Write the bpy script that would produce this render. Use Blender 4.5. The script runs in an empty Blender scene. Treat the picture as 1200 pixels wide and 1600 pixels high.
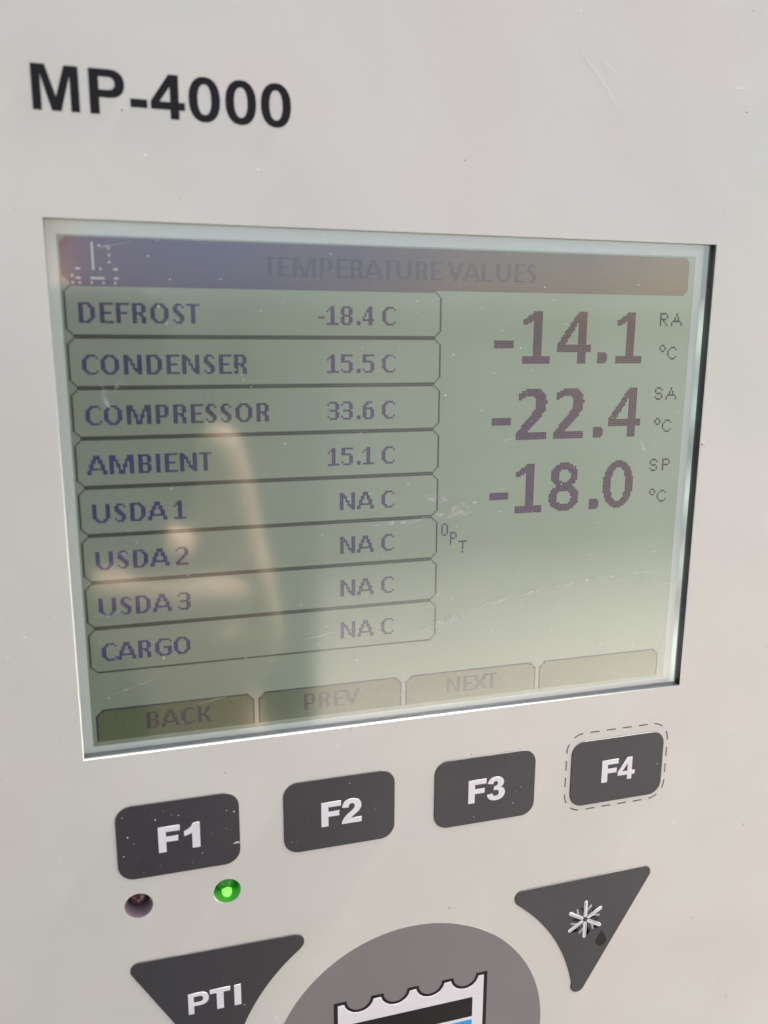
import bpy, math, random
from mathutils import Matrix, Vector

R_ = math.radians
sc = bpy.context.scene
col = sc.collection

# ---------------------------------------------------------------- camera
BASE_Z = 1.24          # height of the panel's lower edge above the ground, metres
BASE_Y = -160.0        # panel millimetres: y of that lower edge


def W(x, y, z=0.0):
    """panel millimetres (x right, y up, z out of the panel) -> world metres"""
    return Vector((x * .001, -z * .001, BASE_Z + (y - BASE_Y) * .001))


cam_d = bpy.data.cameras.new('camera')
cam = bpy.data.objects.new('camera', cam_d)
col.objects.link(cam)
sc.camera = cam
cam_d.sensor_fit = 'VERTICAL'
cam_d.sensor_height = 32.0
cam_d.sensor_width = 24.0
cam_d.lens = 1298.97 / 1600 * 32.0
cam_d.clip_start = .005
cam_d.clip_end = 3000
right = Vector((.96100, -.27650, .00496))
up = Vector((.05254, .20018, .97835))
back = Vector((-.27151, -.93993, .20690))
m = Matrix((right, up, back)).transposed().to_4x4()
m.translation = W(-46.2, 28.02, 145.54)
cam.matrix_world = m
cam_d.dof.use_dof = True
cam_d.dof.focus_distance = .176
cam_d.dof.aperture_fstop = 15.0

# ---------------------------------------------------------------- light
SUN_EL, SUN_AZ = R_(58), R_(90.7)     # azimuth clockwise from +Y: the sun only just grazes the panel's face
world = bpy.data.worlds.new('World')
sc.world = world
world.use_nodes = True
wn = world.node_tree
bg = wn.nodes['Background']
sky = wn.nodes.new('ShaderNodeTexSky')
sky.sky_type = 'NISHITA'
sky.sun_disc = False
sky.sun_elevation = SUN_EL
sky.sun_rotation = SUN_AZ
sky.dust_density = 3.0
sky.air_density = .7
sky.ozone_density = .5
wn.links.new(sky.outputs[0], bg.inputs[0])
bg.inputs[1].default_value = .09
sun_d = bpy.data.lights.new('sun', 'SUN')
sun_d.energy = 5.0
sun_d.angle = R_(.53)
sun_d.color = (1, .95, .88)
sun = bpy.data.objects.new('sun', sun_d)
col.objects.link(sun)
to_sun = Vector((math.sin(SUN_AZ) * math.cos(SUN_EL), math.cos(SUN_AZ) * math.cos(SUN_EL), math.sin(SUN_EL)))
sun.rotation_euler = to_sun.to_track_quat('Z', 'Y').to_euler()
sun.location = (3, 1, 5)

sc.view_settings.view_transform = 'Standard'
sc.view_settings.look = 'None'
sc.view_settings.gamma = 1
sc.view_settings.use_curve_mapping = False
sc.view_settings.exposure = 1.88
sc.render.engine = 'CYCLES'
sc.cycles.use_denoising = True
sc.cycles.max_bounces = 10
sc.cycles.transparent_max_bounces = 12

# ---------------------------------------------------------------- materials


def s2l(c):
    return tuple(((v / 255) / 12.92 if v / 255 <= .04045 else ((v / 255 + .055) / 1.055) ** 2.4) for v in c)


def mat(name, color, rough=.5, spec=.5, coat=0, noise=None, bump=None, metal=0):
    """noise = (scale, amount) of colour mottling, bump = (scale, distance)"""
    M = bpy.data.materials.new(name)
    M.use_nodes = True
    nt = M.node_tree
    b = nt.nodes['Principled BSDF']
    b.inputs['Base Color'].default_value = (*color, 1)
    b.inputs['Roughness'].default_value = rough
    b.inputs['Specular IOR Level'].default_value = spec
    b.inputs['Coat Weight'].default_value = coat
    b.inputs['Coat Roughness'].default_value = .11
    b.inputs['Metallic'].default_value = metal
    tc = nt.nodes.new('ShaderNodeTexCoord')
    if noise:
        n = nt.nodes.new('ShaderNodeTexNoise')
        n.inputs['Scale'].default_value = noise[0]
        n.inputs['Detail'].default_value = 6
        nt.links.new(tc.outputs['Object'], n.inputs['Vector'])
        r = nt.nodes.new('ShaderNodeMapRange')
        r.inputs['From Min'].default_value = .3
        r.inputs['From Max'].default_value = .7
        r.inputs['To Min'].default_value = 1 - noise[1]
        r.inputs['To Max'].default_value = 1 + noise[1]
        nt.links.new(n.outputs[0], r.inputs[0])
        mx = nt.nodes.new('ShaderNodeVectorMath')
        mx.operation = 'SCALE'
        mx.inputs[0].default_value = color
        nt.links.new(r.outputs[0], mx.inputs['Scale'])
        nt.links.new(mx.outputs[0], b.inputs['Base Color'])
    if bump:
        n = nt.nodes.new('ShaderNodeTexNoise')
        n.inputs['Scale'].default_value = bump[0]
        n.inputs['Detail'].default_value = 4
        nt.links.new(tc.outputs['Object'], n.inputs['Vector'])
        bp = nt.nodes.new('ShaderNodeBump')
        bp.inputs['Distance'].default_value = bump[1]
        bp.inputs['Strength'].default_value = 1
        nt.links.new(n.outputs[0], bp.inputs['Height'])
        nt.links.new(bp.outputs[0], b.inputs['Normal'])
    return M


def nodes_of(M):
    nt = M.node_tree
    return nt, nt.nodes, nt.links, nt.nodes['Principled BSDF']


def ramp(nodes, stops):
    r = nodes.new('ShaderNodeValToRGB')
    e = r.color_ramp.elements
    while len(e) < len(stops):
        e.new(.5)
    for k, (p, c) in enumerate(stops):
        e[k].position = p
        e[k].color = (*c, 1)
    return r


M_film = mat('panel_film', (.632, .618, .535), rough=.33, spec=.5, noise=(16, .03), bump=(2600, .000004))
# faint soiling on the film: small grey-brown specks and broad smears
nt, N, L, b = nodes_of(M_film)
old = b.inputs['Base Color'].links[0].from_socket
tc = N.new('ShaderNodeTexCoord')
vor = N.new('ShaderNodeTexVoronoi')
vor.inputs['Scale'].default_value = 95
L.new(tc.outputs['Object'], vor.inputs['Vector'])
dots = N.new('ShaderNodeMapRange')
dots.inputs['From Min'].default_value = .02
dots.inputs['From Max'].default_value = .05
dots.inputs['To Min'].default_value = 1
dots.inputs['To Max'].default_value = 0
L.new(vor.outputs['Distance'], dots.inputs[0])
pick = N.new('ShaderNodeMath'); pick.operation = 'GREATER_THAN'; pick.inputs[1].default_value = .80
sep = N.new('ShaderNodeSeparateColor')
L.new(vor.outputs['Color'], sep.inputs[0])
L.new(sep.outputs[0], pick.inputs[0])
mul = N.new('ShaderNodeMath'); mul.operation = 'MULTIPLY'
L.new(dots.outputs[0], mul.inputs[0]); L.new(pick.outputs[0], mul.inputs[1])
mul2 = N.new('ShaderNodeMath'); mul2.operation = 'MULTIPLY'; mul2.inputs[1].default_value = .45
L.new(mul.outputs[0], mul2.inputs[0])
mx = N.new('ShaderNodeMix'); mx.data_type = 'RGBA'
L.new(mul2.outputs[0], mx.inputs['Factor'])
L.new(old, mx.inputs['A'])
mx.inputs['B'].default_value = (.22, .18, .14, 1)
n4 = N.new('ShaderNodeTexNoise'); n4.inputs['Scale'].default_value = 30; n4.inputs['Detail'].default_value = 4
L.new(tc.outputs['Object'], n4.inputs['Vector'])
r4 = ramp(N, [(.34, (1.0, .955, .95)), (.5, (.985, .985, .97)), (.66, (.94, .965, .925))])
L.new(n4.outputs[0], r4.inputs[0])
m4 = N.new('ShaderNodeMix'); m4.data_type = 'RGBA'; m4.blend_type = 'MULTIPLY'
m4.inputs['Factor'].default_value = 1
L.new(mx.outputs['Result'], m4.inputs['A']); L.new(r4.outputs[0], m4.inputs['B'])
L.new(m4.outputs['Result'], b.inputs['Base Color'])

n2 = N.new('ShaderNodeTexNoise'); n2.inputs['Scale'].default_value = 17; n2.inputs['Detail'].default_value = 2
L.new(tc.outputs['Object'], n2.inputs['Vector'])
b2 = N.new('ShaderNodeBump'); b2.inputs['Distance'].default_value = .0002; b2.inputs['Strength'].default_value = 1
L.new(n2.outputs[0], b2.inputs['Height'])
L.new(b.inputs['Normal'].links[0].from_socket, b2.inputs['Normal'])
L.new(b2.outputs[0], b.inputs['Normal'])
# grease and rain marks: the film is duller in soft patches
n3 = N.new('ShaderNodeTexNoise'); n3.inputs['Scale'].default_value = 34; n3.inputs['Detail'].default_value = 5
L.new(tc.outputs['Object'], n3.inputs['Vector'])
r3 = N.new('ShaderNodeMapRange'); r3.inputs['From Min'].default_value = .35; r3.inputs['From Max'].default_value = .65
r3.inputs['To Min'].default_value = .30; r3.inputs['To Max'].default_value = .42
L.new(n3.outputs[0], r3.inputs[0]); L.new(r3.outputs[0], b.inputs['Roughness'])

M_ink = mat('black_print', (.011, .010, .010), rough=.5, spec=.2, noise=(60, .2))
M_white = mat('white_print', (.74, .72, .70), rough=.45, noise=(60, .04))
M_key = mat('charcoal_key', (.038, .038, .040), rough=.42, spec=.42, noise=(40, .12), bump=(1500, .000004))
M_dash = mat('grey_print', (.075, .072, .07), rough=.5)
M_pad = mat('taupe_pad', (.205, .19, .178), rough=.45, spec=.4, noise=(25, .05), bump=(2000, .000004))
M_blue = mat('blue_print', (.012, .30, .62), rough=.45)
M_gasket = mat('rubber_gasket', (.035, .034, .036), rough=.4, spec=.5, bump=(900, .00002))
M_dust = mat('pale_dust', (.60, .59, .56), rough=.8)
M_scuff = mat('pale_scuff', (.62, .60, .54), rough=.5)
M_sleeve_r = mat('red_lamp_sleeve', (.42, .29, .29), rough=.45)
M_sleeve_g = mat('green_lamp_sleeve', (.10, .42, .08), rough=.35)
M_hub = mat('dark_print', (.010, .010, .009), rough=.5, spec=.25)


def lcd_mat(name, diff, emit, strength, coat=1):
    M = mat(name, diff, rough=.4, spec=.2, coat=coat)
    b = M.node_tree.nodes['Principled BSDF']
    b.inputs['Emission Color'].default_value = (*emit, 1)
    b.inputs['Emission Strength'].default_value = strength
    return M


# the liquid crystal layer: grey-green, lit from behind and a little uneven
M_lcd = lcd_mat('lcd_ground', (.20, .235, .185), (.44, .53, .38), .055)
nt, N, L, b = nodes_of(M_lcd)
tc = N.new('ShaderNodeTexCoord')
n1 = N.new('ShaderNodeTexNoise'); n1.inputs['Scale'].default_value = 22; n1.inputs['Detail'].default_value = 3
L.new(tc.outputs['Object'], n1.inputs['Vector'])
r1 = ramp(N, [(.3, (.184, .215, .152)), (.7, (.232, .252, .204))])
L.new(n1.outputs[0], r1.inputs[0]); L.new(r1.outputs[0], b.inputs['Base Color'])

sx = N.new('ShaderNodeSeparateXYZ')
L.new(tc.outputs['Object'], sx.inputs[0])
gx = N.new('ShaderNodeMapRange')       # the back light is stronger towards its lamps at the right edge
gx.inputs['From Min'].default_value = -.058; gx.inputs['From Max'].default_value = .058
gx.inputs['To Min'].default_value = .022; gx.inputs['To Max'].default_value = .095
L.new(sx.outputs['X'], gx.inputs[0]); L.new(gx.outputs[0], b.inputs['Emission Strength'])

# bare rim of the lcd glass with the edge lamps of the back light shining through it
M_rim = lcd_mat('lcd_rim', (.33, .34, .33), (.60, .74, .64), .05)
nt, N, L, b = nodes_of(M_rim)
tc = N.new('ShaderNodeTexCoord')
sx = N.new('ShaderNodeSeparateXYZ')
L.new(tc.outputs['Object'], sx.inputs[0])
mr = N.new('ShaderNodeMapRange')
mr.inputs['From Min'].default_value = .0585; mr.inputs['From Max'].default_value = .0615
L.new(sx.outputs['X'], mr.inputs[0])
wv = N.new('ShaderNodeTexNoise'); wv.noise_dimensions = '1D'; wv.inputs['Scale'].default_value = 62; wv.inputs['Detail'].default_value = 0
L.new(sx.outputs['Z'], wv.inputs['W'])
mb = N.new('ShaderNodeMapRange'); mb.inputs['From Min'].default_value = .38; mb.inputs['From Max'].default_value = .68
mb.inputs['To Min'].default_value = .25; mb.inputs['To Max'].default_value = 1.0
L.new(wv.outputs[0], mb.inputs[0])
mm = N.new('ShaderNodeMath'); mm.operation = 'MULTIPLY'
L.new(mr.outputs[0], mm.inputs[0]); L.new(mb.outputs[0], mm.inputs[1])
ma = N.new('ShaderNodeMath'); ma.operation = 'MULTIPLY_ADD'; ma.inputs[1].default_value = .30; ma.inputs[2].default_value = .0
L.new(mm.outputs[0], ma.inputs[0]); L.new(ma.outputs[0], b.inputs['Emission Strength'])


def dot_mat(name, stops, wob=.08, glow=0.0, tilt=0.0):
    """a switched-on dot: its tint drifts from violet to brown across the display (stops over 0..1 of its width)"""
    M = mat(name, (.1, .1, .1), rough=.4, spec=.2, coat=1)
    nt, N, L, b = nodes_of(M)
    tc = N.new('ShaderNodeTexCoord')
    sp = N.new('ShaderNodeSeparateXYZ')
    L.new(tc.outputs['Object'], sp.inputs[0])
    mr = N.new('ShaderNodeMapRange')
    mr.inputs['From Min'].default_value = -.058; mr.inputs['From Max'].default_value = .058
    L.new(sp.outputs['X'], mr.inputs[0])
    n = N.new('ShaderNodeTexNoise'); n.inputs['Scale'].default_value = 45; n.inputs['Detail'].default_value = 3
    L.new(tc.outputs['Object'], n.inputs['Vector'])
    a = N.new('ShaderNodeMath'); a.operation = 'MULTIPLY_ADD'; a.inputs[1].default_value = wob * 4; a.inputs[2].default_value = -wob * 2
    L.new(n.outputs[0], a.inputs[0])
    mz = N.new('ShaderNodeMapRange')
    mz.inputs['From Min'].default_value = .120; mz.inputs['From Max'].default_value = .200
    mz.inputs['To Min'].default_value = -tilt; mz.inputs['To Max'].default_value = tilt
    L.new(sp.outputs['Z'], mz.inputs[0])
    s0 = N.new('ShaderNodeMath'); s0.operation = 'ADD'
    L.new(mr.outputs[0], s0.inputs[0]); L.new(mz.outputs[0], s0.inputs[1])
    s = N.new('ShaderNodeMath'); s.operation = 'ADD'
    L.new(s0.outputs[0], s.inputs[0]); L.new(a.outputs[0], s.inputs[1])
    r = ramp(N, stops)
    L.new(s.outputs[0], r.inputs[0]); L.new(r.outputs[0], b.inputs['Base Color'])
    L.new(r.outputs[0], b.inputs['Emission Color'])
    b.inputs['Emission Strength'].default_value = glow
    return M


M_dot = dot_mat('lcd_dot', [(0, (.014, .009, .125)), (.30, (.022, .016, .072)), (.55, (.050, .014, .090)), (.80, (.078, .018, .058)), (1, (.095, .032, .038))], .10, .05, .22)
M_line = dot_mat('lcd_frame_dot', [(0, (.022, .027, .018)), (1, (.040, .038, .030))], .1, .05)
M_head = dot_mat('lcd_title_dot', [(0, (.10, .034, .080)), (.2, (.058, .038, .105)), (.4, (.10, .055, .085)), (.65, (.16, .095, .070)), (1, (.24, .155, .085))], .08, .06)
M_headtext = dot_mat('lcd_title_text_dot', [(0, (.030, .018, .065)), (.4, (.05, .028, .062)), (.65, (.10, .058, .056)), (1, (.15, .095, .068))], .08, .06)
M_icon = lcd_mat('lcd_icon_dot', (.24, .25, .21), (.5, .5, .45), .12)
M_soft = dot_mat('lcd_key_dot', [(0, (.085, .100, .048)), (.3, (.092, .108, .055)), (.6, (.15, .17, .10)), (1, (.24, .26, .165))], .06, .07)  # paler to the right: the window's glare is put into this colour
M_softtext = dot_mat('lcd_key_text_dot', [(0, (.016, .010, .030)), (.4, (.012, .010, .020)), (1, (.055, .055, .050))], .05, .05)

# clear window: transparent with the mirror share of plain glass at every angle
M_glass = bpy.data.materials.new('clear_window')
M_glass.use_nodes = True
nt = M_glass.node_tree; N = nt.nodes; L = nt.links
N.remove(N['Principled BSDF'])
out = N['Material Output']
geo = N.new('ShaderNodeNewGeometry')
dp = N.new('ShaderNodeVectorMath'); dp.operation = 'DOT_PRODUCT'
L.new(geo.outputs['Normal'], dp.inputs[0]); L.new(geo.outputs['Incoming'], dp.inputs[1])
ab = N.new('ShaderNodeMath'); ab.operation = 'ABSOLUTE'
L.new(dp.outputs['Value'], ab.inputs[0])
om = N.new('ShaderNodeMath'); om.operation = 'SUBTRACT'; om.inputs[0].default_value = 1
L.new(ab.outputs[0], om.inputs[1])
p5 = N.new('ShaderNodeMath'); p5.operation = 'POWER'; p5.inputs[1].default_value = 5
L.new(om.outputs[0], p5.inputs[0])
fr = N.new('ShaderNodeMath'); fr.operation = 'MULTIPLY_ADD'; fr.inputs[1].default_value = .945; fr.inputs[2].default_value = .055
L.new(p5.outputs[0], fr.inputs[0])
tr = N.new('ShaderNodeBsdfTransparent'); tr.inputs[0].default_value = (.99, 1, .99, 1)
gl = N.new('ShaderNodeBsdfGlossy'); gl.inputs['Roughness'].default_value = .085
mxs = N.new('ShaderNodeMixShader')
L.new(fr.outputs[0], mxs.inputs[0]); L.new(tr.outputs[0], mxs.inputs[1]); L.new(gl.outputs[0], mxs.inputs[2])
L.new(mxs.outputs[0], out.inputs['Surface'])

# ---------------------------------------------------------------- helpers


def link(name, me, material, parent=None):
    o = bpy.data.objects.new(name, me)
    col.objects.link(o)
    if material:
        me.materials.clear()
        me.materials.append(material)
    if parent:
        o.parent = parent
    return o


def P(x, y, z):
    """panel millimetres -> the panel root's local metres"""
    return (x * .001, -z * .001, (y - BASE_Y) * .001)


def mesh(name, verts, faces, material, parent):
    me = bpy.data.meshes.new(name)
    me.from_pydata([P(*v) for v in verts], [], faces)
    me.update()
    return link(name, me, material, parent)


def plate(name, loops, z0, z1, material, parent, bevel=0.0, res=2):
    """outlines in panel mm (first outer, others holes or further islands) -> a solid slab with rounded edges"""
    cu = bpy.data.curves.new(name, 'CURVE')
    cu.dimensions = '2D'
    cu.fill_mode = 'BOTH'
    for lp in loops:
        s = cu.splines.new('POLY')
        s.points.add(len(lp) - 1)
        for p, (x, y) in zip(s.points, lp):
            p.co = (x, y, 0, 1)
        s.use_cyclic_u = True
    cu.extrude = (z1 - z0) / 2 - bevel
    cu.bevel_depth = bevel
    cu.bevel_resolution = res
    cu.offset = -bevel
    ob = bpy.data.objects.new('tmp', cu)
    col.objects.link(ob)
    dg = bpy.context.evaluated_depsgraph_get()
    me = bpy.data.meshes.new_from_object(ob.evaluated_get(dg))
    bpy.data.objects.remove(ob)
    bpy.data.curves.remove(cu)
    zc = (z0 + z1) / 2
    for v in me.vertices:
        x, y, z = v.co
        v.co = P(x, y, z + zc)
    me.name = name
    me.update()
    return link(name, me, material, parent)


def rect(x0, y0, x1, y1):
    return [(x0, y0), (x1, y0), (x1, y1), (x0, y1)]


def arc(cx, cy, r, a0, a1, n):
    return [(cx + r * math.cos(R_(a0 + (a1 - a0) * k / n)), cy + r * math.sin(R_(a0 + (a1 - a0) * k / n))) for k in range(n + 1)]


def rrect(x0, y0, x1, y1, r, n=10):
    return (arc(x1 - r, y0 + r, r, -90, 0, n) + arc(x1 - r, y1 - r, r, 0, 90, n)
            + arc(x0 + r, y1 - r, r, 90, 180, n) + arc(x0 + r, y0 + r, r, 180, 270, n))


def circle(cx, cy, r, n=64):
    return arc(cx, cy, r, 0, 360, n)[:-1]


def ell(cx, cy, rx, ry, n=40, p=2.25):
    o = []
    for k in range(n):
        a = 2 * math.pi * k / n
        c, s = math.cos(a), math.sin(a)
        o.append((cx + rx * math.copysign(abs(c) ** (2 / p), c), cy + ry * math.copysign(abs(s) ** (2 / p), s)))
    return o


def path(start, *segs):
    o = [start]
    for s in segs:
        if len(s) == 2:
            o.append(s)
        else:
            p0 = o[-1]; p1, p2, p3 = s[0:2], s[2:4], s[4:6]
            for k in range(1, 9):
                t = k / 8; u = 1 - t
                o.append(tuple(u ** 3 * p0[i] + 3 * u * u * t * p1[i] + 3 * u * t * t * p2[i] + t ** 3 * p3[i] for i in (0, 1)))
    return o


# bold sans capitals and figures, cap height 1: (width, loops)
GL = {
    'M': (1.04, [[(0, 0), (0, 1), (.31, 1), (.52, .31), (.73, 1), (1.04, 1), (1.04, 0), (.845, 0), (.845, .79), (.625, 0), (.415, 0), (.195, .79), (.195, 0)]]),
    'P': (.80, [path((0, 0), (0, 1), (.46, 1), (.68, 1, .80, .875, .80, .69), (.80, .50, .68, .375, .46, .375), (.215, .375), (.215, 0)),
                path((.215, .83), (.43, .83), (.53, .83, .58, .775, .58, .69), (.58, .60, .53, .545, .43, .545), (.215, .545))]),
    '-': (.39, [[(0, .21), (.39, .21), (.39, .40), (0, .40)]]),
    '4': (.80, [[(0, .385), (.43, 1), (.66, 1), (.66, .385), (.80, .385), (.80, .21), (.66, .21), (.66, 0), (.455, 0), (.455, .21), (0, .21)],
                [(.455, .385), (.455, .73), (.205, .385)]]),
    '0': (.755, [ell(.3775, .5, .3775, .515), ell(.3775, .5, .165, .35)]),
    'F': (.76, [[(0, 0), (0, 1), (.76, 1), (.76, .79), (.27, .79), (.27, .60), (.69, .60), (.69, .395), (.27, .395), (.27, 0)]]),
    '1': (.56, [[(.28, 0), (.28, .61), (.15, .555), (0, .52), (0, .715), (.12, .76), (.24, .85), (.33, 1), (.56, 1), (.56, 0)]]),
    '2': (.78, [path((0, 0), (.78, 0), (.78, .21), (.36, .21), (.39, .25, .47, .31, .56, .375), (.71, .485, .77, .58, .77, .71), (.77, .89, .63, 1.015, .40, 1.015),
                     (.17, 1.015, .03, .9, .02, .68), (.27, .66), (.275, .775, .315, .82, .39, .82), (.465, .82, .51, .775, .51, .70), (.51, .62, .46, .56, .35, .48), (.12, .31, .02, .18, 0, 0))]),
    '3': (.78, [path((.01, .27), (.25, .30), (.265, .2, .315, .175, .385, .175), (.465, .175, .52, .22, .52, .31), (.52, .395, .47, .445, .38, .445), (.29, .435), (.315, .61),
                     (.42, .605, .47, .65, .47, .73), (.47, .79, .44, .83, .38, .83), (.32, .83, .28, .79, .265, .71), (.03, .75), (.07, .92, .2, 1.015, .39, 1.015),
                     (.60, 1.015, .73, .9, .73, .755), (.73, .66, .68, .585, .59, .545), (.71, .515, .785, .43, .785, .31), (.785, .12, .63, -.015, .39, -.015), (.17, -.015, .03, .09, .01, .27))]),
    'T': (.80, [[(.265, 0), (.265, .80), (0, .80), (0, 1), (.80, 1), (.80, .80), (.535, .80), (.535, 0)]]),
    'I': (.27, [[(0, 0), (0, 1), (.27, 1), (.27, 0)]]),
}


def lettering(name, text, x, y, h, z, material, parent, xs=None, gap=.12, sx=1.0):
    """printed word: baseline left at x, y; xs overrides the left edge of each letter"""
    loops = []
    for k, ch in enumerate(text):
        w, lps = GL[ch]
        px = xs[k] if xs else x
        loops += [[(px + a * h * sx, y + b * h) for a, b in lp] for lp in lps]
        x = px + (w * sx + gap) * h
    return plate(name, loops, z, z + .045, material, parent)


# ---------------------------------------------------------------- setting
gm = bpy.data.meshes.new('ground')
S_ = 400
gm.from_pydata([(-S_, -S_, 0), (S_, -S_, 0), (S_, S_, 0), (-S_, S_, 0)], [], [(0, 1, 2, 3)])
# yard: sunlit band painted pale, shade beyond it and near the panel painted dark
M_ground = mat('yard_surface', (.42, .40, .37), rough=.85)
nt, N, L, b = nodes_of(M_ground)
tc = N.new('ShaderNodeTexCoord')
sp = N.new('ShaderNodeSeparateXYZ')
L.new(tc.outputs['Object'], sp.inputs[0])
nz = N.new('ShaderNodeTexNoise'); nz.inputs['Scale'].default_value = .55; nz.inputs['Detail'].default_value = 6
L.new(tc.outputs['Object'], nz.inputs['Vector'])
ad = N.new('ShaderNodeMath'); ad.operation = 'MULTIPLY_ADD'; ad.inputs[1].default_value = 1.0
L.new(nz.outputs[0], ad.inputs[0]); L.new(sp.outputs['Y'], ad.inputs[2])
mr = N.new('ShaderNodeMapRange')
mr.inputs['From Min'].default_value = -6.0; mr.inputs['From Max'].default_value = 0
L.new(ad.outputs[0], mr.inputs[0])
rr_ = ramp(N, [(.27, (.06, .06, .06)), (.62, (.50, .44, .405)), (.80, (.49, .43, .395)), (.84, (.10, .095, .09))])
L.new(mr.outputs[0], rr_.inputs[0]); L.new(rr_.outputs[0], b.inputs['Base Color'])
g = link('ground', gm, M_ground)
g['kind'] = 'structure'

# ---------------------------------------------------------------- the control panel
F = 2.0                                   # front face of the film
root = bpy.data.objects.new('control_panel', None)
col.objects.link(root)
root.empty_display_size = .05
root.location = (0, 0, BASE_Z)
root['label'] = 'light grey refrigeration controller panel with an LCD screen above dark grey keys'
root['category'] = 'control panel'

OX0, OX1, OY0, OY1 = -59.55, 61.95, -45.35, 45.65      # display opening
LEDS = [(-51.9, -76.1), (-35.6, -76.2)]
plate('faceplate', [rrect(-125, -160, 165, 125, 8), rect(OX0, OY0, OX1, OY1)] + [circle(x, y, 2.56) for x, y in LEDS],
      1.76, F, M_film, root, bevel=.06, res=3)
M_gasket_lit = mat('lit_gasket_grey', (.33, .335, .325), rough=.4, bump=(900, .00001))  # light painted in: lit gasket walls lighter, shaded right wall kept dark
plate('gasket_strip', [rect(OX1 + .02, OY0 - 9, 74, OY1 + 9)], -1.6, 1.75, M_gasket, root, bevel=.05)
plate('gasket_strip', [rect(-71, OY0 - 9, OX0 - .02, OY1 + 9)], -1.6, 1.75, M_gasket_lit, root, bevel=.05)
plate('gasket_strip', [rect(OX0 - .01, OY0 - 9, OX1 + .01, OY0 - .02)], -1.6, 1.75, M_gasket_lit, root, bevel=.05)
plate('gasket_strip', [rect(OX0 - .01, OY1 + .02, OX1 + .01, OY1 + 9)], -1.6, 1.75, M_gasket_lit, root, bevel=.05)
o = plate('back_board', [rect(-120, -155, 160, 120)], -6.0, -4.5, M_gasket, root)

lettering('model_lettering', 'MP-4000', 0, 61.0, 6.42, F, M_ink, root,
          xs=[-59.72, -51.58, -45.65, -42.62, -36.87, -31.20, -25.58])

# ------------------------------------------------ display
lcd = plate('lcd_display', [rect(-66, -52, 69, 52)], -1.4, -.25, M_rim, root)
M_margin = lcd_mat('lcd_margin', (.46, .475, .44), (.5, .55, .5), .07)
plate('polariser', [rect(-65, -45.15, 60.6, 51.5)], -.25, 0, M_margin, lcd)
plate('pixel_field', [rect(-57.95, -44.0, 58.9, 43.5)], -.02, .02, M_lcd, lcd)
PX = .36


def dots_mesh(name, cells, material, parent, z=.035, fill=.88):
    v, f = [], []
    h = fill / 2
    for c, r in sorted(cells):
        x, y = (c + .5 - 160) * PX, (120 - r - .5) * PX
        k = len(v)
        v += [(x - h * PX, y - h * PX, z), (x + h * PX, y - h * PX, z), (x + h * PX, y + h * PX, z), (x - h * PX, y + h * PX, z)]
        f.append((k, k + 1, k + 2, k + 3))
    return mesh(name, v, f, material, parent)


BF = {  # 9-row screen face
    'A': '...###... ...###... ..##.##.. ..##.##.. .##...##. .##...##. .#######. ##.....## ##.....##',
    'B': '#####. ##..## ##..## ##..## #####. ##..## ##..## ##..## #####.',
    'C': '..####. .##...# ##..... ##..... ##..... ##..... ##..... .##...# ..####.',
    'D': '#####.. ##..##. ##...## ##...## ##...## ##...## ##...## ##..##. #####..',
    'E': '###### ##.... ##.... ##.... #####. ##.... ##.... ##.... ######',
    'F': '###### ##.... ##.... ##.... #####. ##.... ##.... ##.... ##....',
    'G': '..#####. .##....# ##...... ##...... ##..#### ##....## ##....## .##...## ..#####.',
    'I': '## ## ## ## ## ## ## ## ##',
    'K': '##...## ##..##. ##..##. ##.##.. ####... ##.##.. ##..##. ##..##. ##...##',
    'L': '##.... ##.... ##.... ##.... ##.... ##.... ##.... ##.... ######',
    'M': '###.....### ###.....### ####...#### ##.#...#.## ##.##.##.## ##.##.##.## ##..#.#..## ##..###..## ##..###..##',
    'N': '##....## ###...## ####..## ##.#..## ##.##.## ##..#.## ##..#### ##...### ##....##',
    'O': '..####.. .##..##. ##....## ##....## ##....## ##....## ##....## .##..##. ..####..',
    'P': '#####. ##..## ##..## ##..## ##..## #####. ##.... ##.... ##....',
    'R': '#####. ##..## ##..## ##..## #####. ##.##. ##..## ##..## ##..##',
    'S': '.###. ##..# ##... ###.. .###. ..### ...## #..## .###.',
    'T': '###### ..##.. ..##.. ..##.. ..##.. ..##.. ..##.. ..##.. ..##..',
    'U': '##....## ##....## ##....## ##....## ##....## ##....## ##....## .##..##. ..####..',
    'V': '##....## ##....## .##..##. .##..##. .##..##. ..####.. ..####.. ...##... ...##...',
    'X': '##....## .##..##. .##..##. ..####.. ...##... ..####.. .##..##. .##..##. ##....##',
    '1': '..##.. .###.. #.##.. ..##.. ..##.. ..##.. ..##.. ..##.. ######',
    '2': '.####. #...## ....## ....## ...##. ..##.. .##... ##.... ######',
    '3': '.####. #...## ....## ....## .####. ....## ....## #...## .####.',
    '4': '...##. ..###. ..###. .#.##. .#.##. #..##. ###### ...##. ...##.',
    '5': '###### ##.... ##.... #####. ....## ....## ....## #...## .####.',
    '6': '..###. .##... ##.... #####. ##..## ##..## ##..## ##..## .####.',
    '8': '.####. ##..## ##..## ##..## .####. ##..## ##..## ##..## .####.',
    '.': '.. .. .. .. .. .. .. ## ##',
    '-': '... ... ... ... ... ### ... ... ...',
}
LEAD0 = set('ATVX')
TRAIL0 = set('ACEFTGVXK')
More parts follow.
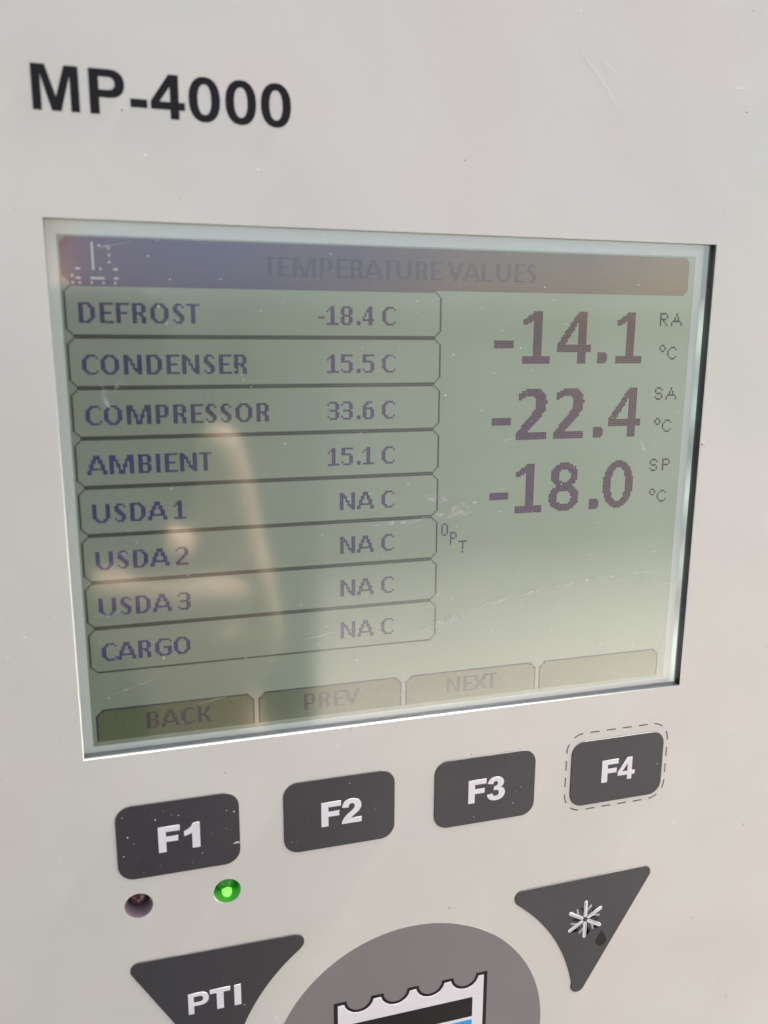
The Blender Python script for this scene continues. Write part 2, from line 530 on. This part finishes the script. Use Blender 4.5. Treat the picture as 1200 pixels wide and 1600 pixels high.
SM = {  # thin 7-row face of the units and of the mark beside the list
    'R': '####. #...# #...# ####. #.#.. #..#. #...#',
    'A': '...#... ...#... ..#.#.. ..#.#.. .#####. #.....# #.....#',
    'S': '.###. #...# #.... .###. ....# #...# .###.',
    'P': '####. #...# #...# ####. #.... #.... #....',
    'C': '..###. .#...# #..... #..... #..... .#...# ..###.',
    'o': '.##. #..# #..# .##.',
    '0': '.##. #..# #..# #..# #..# #..# .##.',
    'p': '###. #..# #..# ###. #... #... #...',
    't': '##### ..#.. ..#.. ..#.. ..#.. ..#.. ..#..',
}


def glyph(bits, c0, r0):
    rows = bits.split()
    return {(c0 + c, r0 + r) for r, row in enumerate(rows) for c, ch in enumerate(row) if ch == '#'}


def word(text, pen, row):
    cells = set()
    for ch in text:
        if ch == ' ':
            pen += 3
            continue
        b_ = BF[ch]
        wd = len(b_.split()[0])
        lead = 0 if ch in LEAD0 or ch.isdigit() or ch == '-' else 1
        cells |= glyph(b_, pen + lead, row)
        pen += lead + wd + (0 if ch in TRAIL0 else 1)
    return cells, pen


# title bar with its icon left free of dots
icon = set()
for c in (13,):
    icon |= {(c, r) for r in range(2, 14)}
icon |= {(c, 17) for c in range(12, 18)} | {(16, 3), (20, 4), (20, 7), (20, 10), (16, 13), (17, 19), (12, 19), (22, 19), (7, 19), (4, 16), (4, 19)}
icon |= {(6, 13), (7, 13), (6, 17), (7, 17), (22, 13), (23, 13), (22, 17), (23, 17)}
title, tend = word('TEMPERATURE VALUES', 89, 6)
bar = {(c, r) for c in range(320) for r in range(20)} | {(c, 20) for c in range(3, 175)}
bar -= {(0, 0), (1, 0), (0, 1), (319, 0), (318, 0), (319, 1), (319, 19), (318, 19), (319, 18), (0, 19), (1, 19), (0, 18), (0, 17), (2, 19), (1, 18)}
t = dots_mesh('title_bar', bar - icon - title, M_head, lcd, fill=.90)
dots_mesh('title_text', title, M_headtext, lcd, fill=.92)
dots_mesh('title_icon', icon, M_icon, lcd, fill=.95)

NAMES = ['DEFROST', 'CONDENSER', 'COMPRESSOR', 'AMBIENT', 'USDA 1', 'USDA 2', 'USDA 3', 'CARGO']
VALS = ['-18.4', '15.5', '33.6', '15.1', 'NA', 'NA', 'NA', 'NA']
for k in range(8):
    r0 = 20 + 23 * k
    cells = {(c, r0 + 22) for c in range(3, 175)}
    if k:
        cells |= {(c, r0) for c in range(3, 175)}
    cells |= {(0, r) for r in range(r0 + 3, r0 + 20)} | {(177, r) for r in range(r0 + 3, r0 + 20)}
    for c, r in ((1, 2), (2, 1), (1, 20), (2, 21), (176, 2), (175, 1), (176, 20), (175, 21)):
        cells.add((c, r0 + r))
    dots_mesh('row_frame', cells, M_line, lcd)
    cells, _ = word(NAMES[k], 5, r0 + 8)
    dots_mesh('row_name', cells, M_dot, lcd)
    cells = glyph(BF['C'], 147, r0 + 8)
    v = VALS[k]
    if v == 'NA':
        cells |= glyph(BF['N'], 125, r0 + 8) | glyph(BF['A'], 134, r0 + 8)
    else:
        cells |= glyph(BF[v[-1]], 137, r0 + 8) | glyph(BF['.'], 134, r0 + 8) | glyph(BF[v[-3]], 126, r0 + 8) | glyph(BF[v[-4]], 119, r0 + 8)
        if v[0] == '-':
            cells |= glyph(BF['-'], 115, r0 + 8)
    dots_mesh('row_value', cells, M_dot, lcd)


def inside(pt, loop):
    x, y = pt
    c = False
    for (x0, y0), (x1, y1) in zip(loop, loop[1:] + loop[:1]):
        if (y0 > y) != (y1 > y) and x < (x1 - x0) * (y - y0) / (y1 - y0) + x0:
            c = not c
    return c


BIG = {
    '1': [[(0, 4.2), (2, 4), (4, 2), (6.6, 0), (11, 0), (11, 23), (16, 23), (16, 27), (0, 27), (0, 23), (6, 23), (6, 5), (3, 6.6), (3, 7), (0, 7)]],
    '4': [[(12, 0), (17.5, 0), (17.5, 17), (20, 17), (20, 20.6), (17.5, 20.6), (17.5, 27), (12.4, 27), (12.4, 20.6), (0, 20.6), (0, 16.7)], [(12.4, 5), (12.4, 17), (4.9, 17)]],
    '2': [path((1.3, 2.4), (4, .8), (6, 0, 9, 0, 11, 0), (15, 0, 17.6, 3, 17.6, 7), (17.6, 10.5, 16, 13, 13.5, 16), (7, 23), (18, 23), (18, 27), (0, 27), (0, 23.4), (8.6, 13.5),
                (10.6, 11, 11.2, 9.5, 11.2, 7.5), (11.2, 5, 9.8, 3.9, 7.5, 3.9), (5.6, 3.9, 4, 4.5, 2.9, 6), (1.3, 6))],
    '0': [ell(9.5, 13.5, 9.5, 13.5, p=2.2), ell(9.5, 13.5, 4.4, 9.6, p=2.3)],
    '.': [[(0, 21.5), (5, 21.5), (6, 23), (6, 25.4), (5, 27), (0, 27)]],
}


def big(ch, c0, r0):
    cells = set()
    for r in range(27):
        for c in range(20):
            p = (c + .5, r + .5)
            if ch == '8':
                x, y = p
                on = (((x - 9.2) / 8.3) ** 2 + ((y - 7) / 7.05) ** 2 < 1 and not ((x - 9.2) / 3.6) ** 2 + ((y - 7.3) / 3.6) ** 2 < 1) or \
                     (((x - 9.2) / 9.2) ** 2 + ((y - 19.6) / 7.5) ** 2 < 1 and not ((x - 9.2) / 4.4) ** 2 + ((y - 19.4) / 3.9) ** 2 < 1 and not ((x - 9.2) / 3.6) ** 2 + ((y - 7.3) / 3.6) ** 2 < 1)
            else:
                on = sum(inside(p, lp) for lp in BIG[ch]) % 2 == 1
            if on:
                cells.add((c0 + c, r0 + r))
    return cells


READ = [(29, [('1', 223), ('4', 243), ('.', 267), ('1', 278)], 'RA'),
        (69, [('2', 221), ('2', 243), ('.', 267), ('4', 276)], 'SA'),
        (109, [('1', 222), ('8', 242), ('.', 267), ('0', 275)], 'SP')]
for r0, chars, unit in READ:
    cells = {(c, r) for c in range(207, 218) for r in range(r0 + 15, r0 + 19)}
    for ch, c0 in chars:
        cells |= big(ch, c0, r0)
    dots_mesh('large_reading', cells, M_dot, lcd, fill=.91)
    cells = glyph(SM[unit[0]], 304, r0)
    cells |= glyph(SM[unit[1]], 311 if unit[1] == 'A' else 312, r0)
    cells |= glyph(SM['o'], 305, r0 + 17) | glyph(SM['C'], 310, r0 + 18)
    dots_mesh('reading_unit', cells, M_line, lcd, fill=.96)
dots_mesh('option_mark', glyph(SM['0'], 180, 139) | glyph(SM['p'], 185, 144) | glyph(SM['t'], 190, 149), M_dot, lcd)

for k, txt in enumerate(['BACK', 'PREV', 'NEXT', '']):
    c0, c1 = 1 + 80 * k, 78 + 80 * k
    fillc = {(c, r) for c in range(c0, c1 + 1) for r in range(223, 240)}
    cut = {(0, 0), (1, 0), (2, 0), (0, 1), (0, 2), (1, 1)}
    fillc -= {(c0 + a, 223 + b_) for a, b_ in cut} | {(c1 - a, 223 + b_) for a, b_ in cut}
    edge = {(c, 223) for c in range(c0 + 3, c1 - 2)} | {(c0, r) for r in range(226, 240)} | {(c1, r) for r in range(226, 240)}
    for a, b_ in ((1, 2), (2, 1), (1, 3), (3, 1)):
        edge |= {(c0 + a, 223 + b_), (c1 - a, 223 + b_)}
    letters = word(txt, {0: 24, 1: 104, 2: 184, 3: 0}[k], 227)[0] if txt else set()
    key = dots_mesh('soft_key', (fillc - edge) - letters, M_soft, lcd, fill=.93)
    dots_mesh('soft_key_border', edge & fillc | {e for e in edge}, M_softtext, lcd)
    if letters:
        dots_mesh('soft_key_text', letters, M_softtext, lcd)

# clear window over the display
win = plate('display_window', [rect(OX0 - 2, OY0 - 2, OX1 + 2, OY1 + 2)], .75, 1.1, M_glass, root)

# ------------------------------------------------ keys


def key(name, loops, parent=root, h=.22):
    o = plate(name, loops, F - .1, F + h, M_key, parent, bevel=.13, res=3)
    for p in o.data.polygons:
        p.use_smooth = False
    return o


K = F + .22
for k in range(4):
    x0 = -55.1 + 30.6 * k
    b_ = key('function_key', [rrect(x0, -70.35, x0 + 22.25, -55.4, 3.0)])
    n_ = str(k + 1)
    w1 = GL[n_][0] * 5.15
    lettering('key_lettering', 'F' + n_, 0, -65.65, 5.15, K, M_white, b_,
              xs=[x0 + 7.35, {0: x0 + 12.0, 1: x0 + 11.4, 2: x0 + 11.4, 3: x0 + 11.25}[k]])

# dashed line printed round the last key
loop = rrect(35.55, -71.4, 59.85, -53.9 + .35, 4.0, 14)
loop = loop + loop[:1]
seg = [0]
for a, b_ in zip(loop, loop[1:]):
    seg.append(seg[-1] + math.dist(a, b_))


def along(s):
    s %= seg[-1]
    for k in range(len(loop) - 1):
        if seg[k + 1] >= s:
            u = (s - seg[k]) / max(1e-9, seg[k + 1] - seg[k])
            return (loop[k][0] + u * (loop[k + 1][0] - loop[k][0]), loop[k][1] + u * (loop[k + 1][1] - loop[k][1]))


dl = []
ND = 20
for k in range(ND):
    s0 = (k + .1) * seg[-1] / ND
    pts = [along(s0 + 2.15 * j / 8) for j in range(9)]
    lft, rgt = [], []
    for j, p in enumerate(pts):
        a, b_ = pts[max(0, j - 1)], pts[min(8, j + 1)]
        d = math.dist(a, b_)
        nx, ny = -(b_[1] - a[1]) / d * .13, (b_[0] - a[0]) / d * .13
        lft.append((p[0] + nx, p[1] + ny)); rgt.append((p[0] - nx, p[1] - ny))
    dl.append(lft + rgt[::-1])
plate('dashed_outline', dl, F - .01, F + .035, M_dash, root)

# ------------------------------------------------ indicator lamps


def lathe(name, prof, cx, cy, material, parent, n=40, smooth=True):
    v, f = [], []
    for r, z in prof:
        for k in range(n):
            a = 2 * math.pi * k / n
            v.append((cx + r * math.cos(a), cy + r * math.sin(a), z))
    for j in range(len(prof) - 1):
        for k in range(n):
            f.append((j * n + k, j * n + (k + 1) % n, (j + 1) * n + (k + 1) % n, (j + 1) * n + k))
    f.append(tuple((len(prof) - 1) * n + k for k in range(n)))
    o = mesh(name, v, f, material, parent)
    for p in o.data.polygons:
        p.use_smooth = smooth
    return o


M_led_r = mat('unlit_red_lens', (.075, .022, .026), rough=.22, spec=.6, noise=(900, .5), bump=(700, .00025))
M_led_g = mat('lit_green_lens', (.02, .16, .02), rough=.22, spec=.6, noise=(900, .5), bump=(700, .00025))
b = M_led_g.node_tree.nodes['Principled BSDF']
b.inputs['Emission Color'].default_value = (.06, .75, .04, 1)
b.inputs['Emission Strength'].default_value = .035
M_chip = lcd_mat('green_chip', (.2, .8, .1), (.34, 1, .16), .24)
for (cx, cy), sleeve, lens, lit in ((LEDS[0], M_sleeve_r, M_led_r, 0), (LEDS[1], M_sleeve_g, M_led_g, 1)):
    s_ = lathe('indicator_lamp', [(2.60, 1.7), (2.50, -.2), (2.2, -2.4), (1.9, -3.2), (.5, -3.25)], cx, cy, sleeve, root)
    lathe('lamp_lens', [(2.1, -3.2), (2.05, -1.2), (1.8, -.4), (1.2, .1), (.5, .3), (.15, .35)], cx, cy + .3, lens, s_)
    if lit:
        lathe('lamp_chip', [(1.0, -1.5), (.95, .6), (.65, 1.1), (.15, 1.3)], cx + .05, cy - 1.35, M_chip, s_)

# ------------------------------------------------ corner keys and round pad
PC = (2.0, -122.3)


def corner_key(side):
    """three-cornered key with one side hollowed round the pad; side +1 right, -1 left"""
    def q(x, y):
        return (PC[0] + side * (x - PC[0]), y)
    pts = []
    # upper edge from the inner to the outer corner, then down the slanted side, then back along the hollow
    pts += arc(26.75, -90.25, 1.85, 226, 90, 12)
    pts += arc(56.45, -89.75, 1.72, 91, -30, 12)
    pts += arc(41.35, -115.55, 1.72, -30, -172, 12)
    a0 = math.degrees(math.atan2(-114.6 - PC[1], 39.75 - PC[0]))
    a1 = math.degrees(math.atan2(-91.9 - PC[1], 25.9 - PC[0]))
    pts += arc(PC[0], PC[1], 38.55, a0, a1, 24)
    pts = [q(*p) for p in pts]
    return key('corner_key', [pts if side > 0 else pts[::-1]])


kl = corner_key(-1)
lettering('key_lettering', 'PTI', 0, -101.7, 4.6, K, M_white, kl, xs=[-43.9, -39.75, -35.05], sx=1.07)
kr = corner_key(1)
# frost flower and drop
FX, FY = 42.25, -98.65
arms, shade, barbs = [], [], []
for k in range(6):
    a = R_(90 + 60 * k)
    ca, sa = math.cos(a), math.sin(a)

    def tf(u, v, ca=ca, sa=sa):
        return (FX + u * ca - v * sa, FY + u * sa + v * ca)
    arms.append([tf(.55, -.12), tf(.85, -.42), tf(4.35, -.42), tf(4.65, -.2), tf(4.65, .2), tf(4.35, .42), tf(.85, .42), tf(.55, .12)])
    shade.append([tf(.9, .13), tf(4.3, .13), tf(4.3, .21), tf(.9, .21)])
    for s_ in (-1, 1):
        barbs.append([tf(1.9, s_ * .45), tf(2.7, s_ * .45), tf(3.45, s_ * 1.35), tf(3.0, s_ * 1.5)])
plate('frost_symbol_shadow', [circle(FX, FY, .5, 20)] +
      [[(x + .14, y - .12) for x, y in lp] for lp in arms] +
      [[(FX + (x - FX) * .93 + .1, FY + (y - FY) * .93) for x, y in lp] for lp in barbs], K - .01, K + .03, M_hub, kr)
plate('frost_symbol', arms, K - .01, K + .055, M_white, kr)
plate('frost_symbol_barbs', [lp for k, lp in enumerate(barbs) if k % 2 == 0], K - .01, K + .05, mat('grey_barb_print', (.36, .35, .33)), kr)
plate('frost_symbol_groove', shade, K, K + .07, M_hub, kr)
drop = path((46.65, -102.2), (46.95, -103.2, 47.95, -104.1, 47.95, -105.0), (47.95, -105.8, 47.35, -106.3, 46.6, -106.3), (45.85, -106.3, 45.25, -105.8, 45.25, -105.0), (45.25, -104.1, 46.3, -103.2, 46.65, -102.2))
plate('drop_symbol', [drop[:-1]], K - .01, K + .035, M_hub, kr)

pad = plate('round_pad', [circle(*PC, 30.5, 120)], F - .1, F + .06, M_pad, root, bevel=.03)
ZP = F + .06


def stamp(x0, x1, ytop, ybot, r, dy):
    pts = [(x0, ybot), (x1, ybot), (x1, ytop)]
    for cx in (13.9, 6.05, -1.70, -9.65)[:4]:
        pts += arc(cx, ytop + dy, r, -math.degrees(math.asin(min(1, dy / r))), -180 + math.degrees(math.asin(min(1, dy / r))), 14)
    pts.append((x0, ytop))
    return pts


plate('stamp_outline', [stamp(-15.0, 19.15, -106.6, -141.0, 2.62, .02)], ZP - .01, ZP + .035, M_ink, pad)
plate('stamp_paper', [stamp(-14.15, 18.3, -107.35, -140.2, 3.25, .75)], ZP, ZP + .07, M_white, pad)
plate('stamp_bar', [rect(-11.8, -117.2, 15.8, -112.35)], ZP, ZP + .1, M_ink, pad)
plate('stamp_bar', [rect(-11.8, -123.0, 15.8, -118.0)], ZP, ZP + .1, M_blue, pad)

# ---------------------------------------------------------------- wear
rnd = random.Random(7)


def flecks(name, n, area, z, smin, smax, material, parent, holes=()):
    v, f = [], []
    while n:
        x, y = rnd.uniform(area[0], area[2]), rnd.uniform(area[1], area[3])
        if any(h[0] < x < h[2] and h[1] < y < h[3] for h in holes):
            continue
        n -= 1
        s = smin * (smax / smin) ** (rnd.random() ** 2.2)
        m_ = 6
        k = len(v)
        v.append((x, y, z + s * .35))
        a0 = rnd.random() * 6
        e = rnd.uniform(.55, 1)
        for j in range(m_):
            a = a0 + j * 6.283 / m_
            rr = s * rnd.uniform(.7, 1.2)
            v.append((x + rr * math.cos(a), y + rr * e * math.sin(a), z))
        f += [(k, k + 1 + j, k + 1 + (j + 1) % m_) for j in range(m_)]
    o = mesh(name, v, f, material, parent)
    o['kind'] = 'stuff'
    return o


flecks('window_dust', 340, (OX0, OY0, OX1, OY1), 1.105, .05, .17, M_dust, win)
flecks('panel_dust', 620, (-85, -150, 105, 95), F + .005, .06, .20, M_dust, root, holes=[(OX0, OY0, OX1, OY1)])


def scratch(name, pts, w, z, material, parent, jit=.0):
    """thin raised streak through pts"""
    fine = []
    for (a, b_) in zip(pts, pts[1:]):
        n = max(2, int(math.dist(a, b_) / .35))
        fine += [(a[0] + (b_[0] - a[0]) * k / n, a[1] + (b_[1] - a[1]) * k / n) for k in range(n)]
    fine.append(pts[-1])
    v, f = [], []
    m_ = len(fine)
    for k, p in enumerate(fine):
        a, b_ = fine[max(0, k - 1)], fine[min(m_ - 1, k + 1)]
        d = math.dist(a, b_)
        nx, ny = -(b_[1] - a[1]) / d, (b_[0] - a[0]) / d
        ww = w * math.sin(math.pi * (k + .4) / m_) * rnd.uniform(1 - jit, 1)
        ox, oy = rnd.uniform(-jit, jit) * w * .5, rnd.uniform(-jit, jit) * w * .5
        v += [(p[0] + ox + nx * ww, p[1] + oy + ny * ww, z), (p[0] + ox, p[1] + oy, z + min(.05, w * .04)), (p[0] + ox - nx * ww, p[1] + oy - ny * ww, z)]
    for k in range(m_ - 1):
        for j in (0, 1):
            f.append((3 * k + j, 3 * k + j + 1, 3 * k + j + 4, 3 * k + j + 3))
    return mesh(name, v, f, material, parent)



# worn marks: ridges pressed into the film, a nick in the first key, pale rubs on the window
M_rub = mat('pale_rub', (.70, .70, .66), rough=.8)
nt, N, L, b = nodes_of(M_rub)
tc = N.new('ShaderNodeTexCoord')
nz = N.new('ShaderNodeTexNoise'); nz.inputs['Scale'].default_value = 900; nz.inputs['Detail'].default_value = 4
L.new(tc.outputs['Object'], nz.inputs['Vector'])
mr = N.new('ShaderNodeMapRange'); mr.inputs['From Min'].default_value = .42; mr.inputs['From Max'].default_value = .7
mr.inputs['To Max'].default_value = .38
L.new(nz.outputs[0], mr.inputs[0]); L.new(mr.outputs[0], b.inputs['Alpha'])

for pts, w in (([(30.4, 77.5), (33.1, 74.7), (36.5, 71.3), (37.9, 69.3), (39.7, 68.3)], .14), ([(34.9, 76.4), (36.2, 75.1), (38.4, 73.8)], .17),
               ([(62.6, 74.3), (63.5, 73.5), (65.4, 73.8)], .26), ([(51.0, 74.6), (53.6, 74.5)], .16), ([(-35.4, 58.3), (-33.9, 58.2)], .2),
               ([(-35.8, 53.9), (-34.2, 53.9)], .14), ([(-30.7, 51.5), (-28.9, 51.9)], .15), ([(-38.0, 65.7), (-35.5, 66.3)], .18), ([(46.6, 72.2), (48.4, 72.4)], .14),
               ([(-41.4, 52.2), (-39.6, 51.0)], .1), ([(-24.0, 56.0), (-22.6, 56.2)], .1)):
    scratch('film_scratch', pts, w, F, M_film, root, .25)
scratch('key_nick', [(-34.2, -66.15), (-33.4, -66.0), (-32.85, -66.05)], .17, K + .0, M_scuff, root)
for pts, w in (([(6.0, -27.6), (8.6, -26.4), (13, -24.6), (16.6, -23.6), (28.9, -21.3), (41.8, -20.0), (56.8, -19.4)], .55),
               ([(2, -28.2), (8, -26.5), (14, -24.4)], 1.1), ([(47.5, -20.7), (52.4, -22.2), (60.6, -22.4)], .5),
               ([(4.9, -4.8), (8.1, -5.0), (10.7, -3.8), (14.6, -2.5)], 1.0), ([(3.0, -1.2), (8.1, -2.2)], .8), ([(9, -5.6), (13, -4.6)], .5),
               ([(-8.1, -6.2), (.5, -5.9), (6.8, -4.8)], .45), ([(17.5, -.6), (20.8, -.2)], .25), ([(18, 8.4), (22.5, 9.6)], .22), ([(48.2, 8.6), (49.4, 6.4), (51, 4.9)], .5),
               ([(-53.4, 40.0), (-51.0, 41.7), (-46.6, 42.6)], .2),
               ([(-53.0, 20.4), (-51.9, 19.1), (-52.4, 17.6), (-51.3, 16.0)], .55), ([(-50.0, 20.5), (-50.4, 18.6)], .3),
               ([(-56.5, -19.5), (-53.8, -19.2), (-51.7, -18.8)], .45), ([(-52.5, -8.8), (-48, -8.2)], .3), ([(-54, -34), (-46, -31.6)], .3), ([(-20, -27.2), (-12, -26.0)], .35),
               ([(-5.4, 24.6), (-1.5, 24.2)], .6), ([(-40, -37.6), (-33, -36.6)], .25)):
    scratch('window_rub', pts, w, 1.105, M_rub, win, .12)
for k, n in enumerate((26, 14, 8, 6)):
    x0 = -55.1 + 30.6 * k
    flecks('key_wear', n, (x0 + .6, -69.8, x0 + 21.6, -56), K + .002, .04, .14, M_dust, root, holes=[(x0 + 5, -67, x0 + 17, -59)])
flecks('key_wear', 14, (-45, -104, -28, -90), K + .002, .04, .14, M_dust, root)
# darker grime specks on the film
flecks('film_grime', 46, (-85, -150, 105, 95), F + .004, .10, .28, mat('grime', (.20, .16, .13), rough=.8), root, holes=[(OX0, OY0, OX1, OY1)])

# ---------------------------------------------------------------- the photographer, seen as a reflection in the window
CM = cam.matrix_world.copy()


def CL(x, y, z):
    """millimetres in the phone's own frame (x right, y up, z towards the holder)"""
    return CM @ Vector((x * .001, y * .001, z * .001))


def skin(name, chains, material, parent=None, levels=2):
    """chains of (x, y, z, radius) in world metres; a chain may start on a point used before"""
    vs, es, rad, idx = [], [], [], {}
    for ch in chains:
        prev = None
        for p in ch:
            k = tuple(round(c, 4) for c in p[:3])
            if k not in idx:
                idx[k] = len(vs); vs.append(p[:3]); rad.append(p[3])
            if prev is not None and prev != idx[k]:
                es.append((prev, idx[k]))
            prev = idx[k]
    me = bpy.data.meshes.new(name)
    me.from_pydata(vs, es, [])
    o = bpy.data.objects.new(name, me)
    col.objects.link(o)
    sk = o.modifiers.new('skin', 'SKIN')
    sk.use_smooth_shade = True
    lay = me.skin_vertices[0].data if me.skin_vertices else None
    if lay is None:
        me.attributes.new('skin_vertices', 'FLOAT_VECTOR', 'POINT')
    for k, r in enumerate(rad):
        me.skin_vertices[0].data[k].radius = (r, r) if not isinstance(r, tuple) else r
    me.skin_vertices[0].data[0].use_root = True
    sb = o.modifiers.new('smooth', 'SUBSURF')
    sb.levels = sb.render_levels = levels
    dg = bpy.context.evaluated_depsgraph_get()
    m2 = bpy.data.meshes.new_from_object(o.evaluated_get(dg))
    bpy.data.objects.remove(o)
    bpy.data.meshes.remove(me)
    m2.name = name
    return link(name, m2, material, parent)


M_skin = mat('skin', (.68, .46, .34), rough=.5, noise=(40, .08))
M_jacket = mat('dark_jacket', (.030, .034, .040), rough=.85, noise=(30, .2), bump=(400, .0004))
M_trouser = mat('dark_trousers', (.035, .038, .045), rough=.9, noise=(30, .2))
M_hair = mat('dark_hair', (.02, .015, .012), rough=.6)
M_shoe = mat('dark_shoes', (.03, .028, .026), rough=.6)
M_phone = mat('phone_back', (.05, .05, .058), rough=.25)
M_lens = mat('phone_lens', (.01, .01, .012), rough=.08)

person = None


def C4(x, y, z, r):
    v = CL(x, y, z)
    return (v.x, v.y, v.z, r * .001)


WR = C4(34, -168, 26, 26)
PALM = C4(42, -114, 12, 24)
EL = (-.005, -.355, 1.07, .040)
SHR = (.030, -.545, 1.405, .055)
SHL = (-.390, -.560, 1.405, .055)
CH = (-.150, -.565, 1.33, .125)
PEL = (-.150, -.585, .96, .125)
NK = (-.150, -.555, 1.47, .052)
HD = (-.147, -.520, 1.58, .080)
LEGS = [[PEL, (x0, -.585, .88, .085), (x0 - .01, -.575, .50, .058), (x0 - .015, -.60, .09, .040), (x0 - .015, -.50, .04, .035), (x0 - .015, -.44, .035, .028)] for x0 in (-.255, -.075)]
body = [[PEL, (-.150, -.58, 1.13, .115), CH, (-.150, -.56, 1.42, .075), NK, (-.148, -.54, 1.525, .075), HD, (-.147, -.522, 1.635, .068)],
        [CH, SHR, (.020, -.46, 1.24, .044), EL, (-.005, -.280, 1.15, .036), WR, PALM],
        [CH, SHL, (-.440, -.55, 1.25, .043), (-.455, -.52, 1.11, .038), (-.445, -.45, .98, .030), (-.440, -.43, .93, .027)]] + LEGS
IDX = [PALM, C4(36, -86, 1, 15), C4(31, -62, -3, 12.5), C4(28, -44, -5, 10), C4(25, -30, -4, 7.6)]
MID = [PALM, C4(42, -96, -5, 10), C4(20, -93, -11, 9.4), C4(-4, -89, -9, 8.5), C4(-21, -87, -6, 6.8)]
RNG = [PALM, C4(43, -113, -5, 9.6), C4(21, -111, -10, 9), C4(-2, -108, -9, 8), C4(-18, -106, -6, 6.4)]
PNK = [PALM, C4(46, -128, -2, 8.6), C4(25, -127, -8, 8), C4(7, -125, -7.5, 7), C4(-6, -124, -6, 5.8)]
THB = [PALM, C4(38, -102, 22, 11), C4(16, -88, 22, 9.5), C4(-4, -78, 20, 7.6)]
LP = (-.440, -.43, .93, .027)
LH = [[LP, (-.438, -.425, .885, .026)]] + [[(-.438, -.425, .885, .026), (-.438 + dx, -.425 + dy, .845, .010), (-.438 + dx * 1.1, -.42 + dy, .812 + .004 * k, .008), (-.436 + dx * 1.1, -.412 + dy, .785 + .006 * k, .007)]
      for k, (dx, dy) in enumerate(((.004, .030), (.006, .010), (.006, -.010), (.004, -.028)))] + [[(-.438, -.425, .885, .026), (-.420, -.39, .865, .010), (-.413, -.375, .835, .008)]]
person = skin('person', body + [IDX, MID, RNG, PNK, THB] + LH, M_skin)
person['label'] = 'person in a dark jacket holding up the phone, mirrored in the screen'
person['category'] = 'person'
skin('jacket', [[(PEL[0], PEL[1], .84, .165), (PEL[0], PEL[1], .93, .155), (-.150, -.58, 1.13, .138), (CH[0], CH[1], CH[2], .150), (-.150, -.56, 1.415, .095)],
                [(CH[0], CH[1], CH[2], .150), (SHR[0], SHR[1], SHR[2], .072), (.020, -.46, 1.24, .060), (EL[0], EL[1], EL[2], .054), (-.005, -.280, 1.15, .048), (WR[0] + .005, WR[1] - .02, WR[2] - .022, .040)],
                [(CH[0], CH[1], CH[2], .150), (SHL[0], SHL[1], SHL[2], .072), (-.440, -.55, 1.25, .060), (-.455, -.52, 1.11, .054), (-.445, -.45, .98, .042)]], M_jacket, person)
skin('trousers', [[(PEL[0], PEL[1], 1.02, .132), (PEL[0], PEL[1], .91, .138)]] +
     [[(PEL[0], PEL[1], .91, .138), (x0, -.585, .86, .100), (x0 - .01, -.575, .50, .074), (x0 - .015, -.60, .12, .062)] for x0 in (-.255, -.075)], M_trouser, person)
for x0 in (-.270, -.090):
    skin('shoe', [[(x0, -.635, .045, .042), (x0, -.56, .05, .046), (x0, -.45, .042, .045), (x0, -.40, .035, .036)]], M_shoe, person)
skin('hair', [[(-.147, -.575, 1.53, .055), (-.147, -.570, 1.60, .074), (-.147, -.545, 1.665, .078), (-.147, -.495, 1.685, .050)]], M_hair, person)
for s_ in (-1, 1):
    skin('ear', [[(-.147 + s_ * .082, -.53, 1.555, .008), (-.147 + s_ * .088, -.535, 1.585, .012), (-.147 + s_ * .085, -.532, 1.605, .008)]], M_skin, person, 1)
    skin('eye', [[(-.147 + s_ * .030, -.452, 1.585, .010), (-.147 + s_ * .034, -.452, 1.585, .010)]], M_ink, person, 1)
skin('nose', [[(-.147, -.452, 1.592, .008), (-.147, -.436, 1.560, .012), (-.147, -.446, 1.551, .010)]], M_skin, person, 1)
skin('mouth', [[(-.167, -.449, 1.525, .005), (-.147, -.444, 1.527, .007), (-.127, -.449, 1.525, .005)]], mat('lips', (.35, .14, .12)), person, 1)

# the phone, its back towards the panel
phone = bpy.data.objects.new('phone', None)
col.objects.link(phone)
phone.empty_display_size = .03
phone['label'] = 'dark phone held upright in front of the panel, mirrored in the screen'
phone['category'] = 'phone'


def phone_part(name, loops, z0, z1, material, bevel):
    o = plate(name, loops, z0, z1, material, phone, bevel)
    for v in o.data.vertices:
        x, y, z = v.co.x * 1000, v.co.z * 1000 + BASE_Y, -v.co.y * 1000
        v.co = CL(x, y, z)
    return o


phone_part('phone_body', [rrect(-59, -133, 12, 14, 9)], 2.0, 10.0, M_phone, 2.0)
phone_part('camera_bump', [rrect(-20, -22, 10.5, 12.5, 6)], 1.0, 2.2, M_phone, .4)
for x, y in ((0, 0), (0, -14), (-13, -7)):
    phone_part('camera_lens', [circle(x, y, 4.6, 32)], .5, 1.2, M_lens, .2)
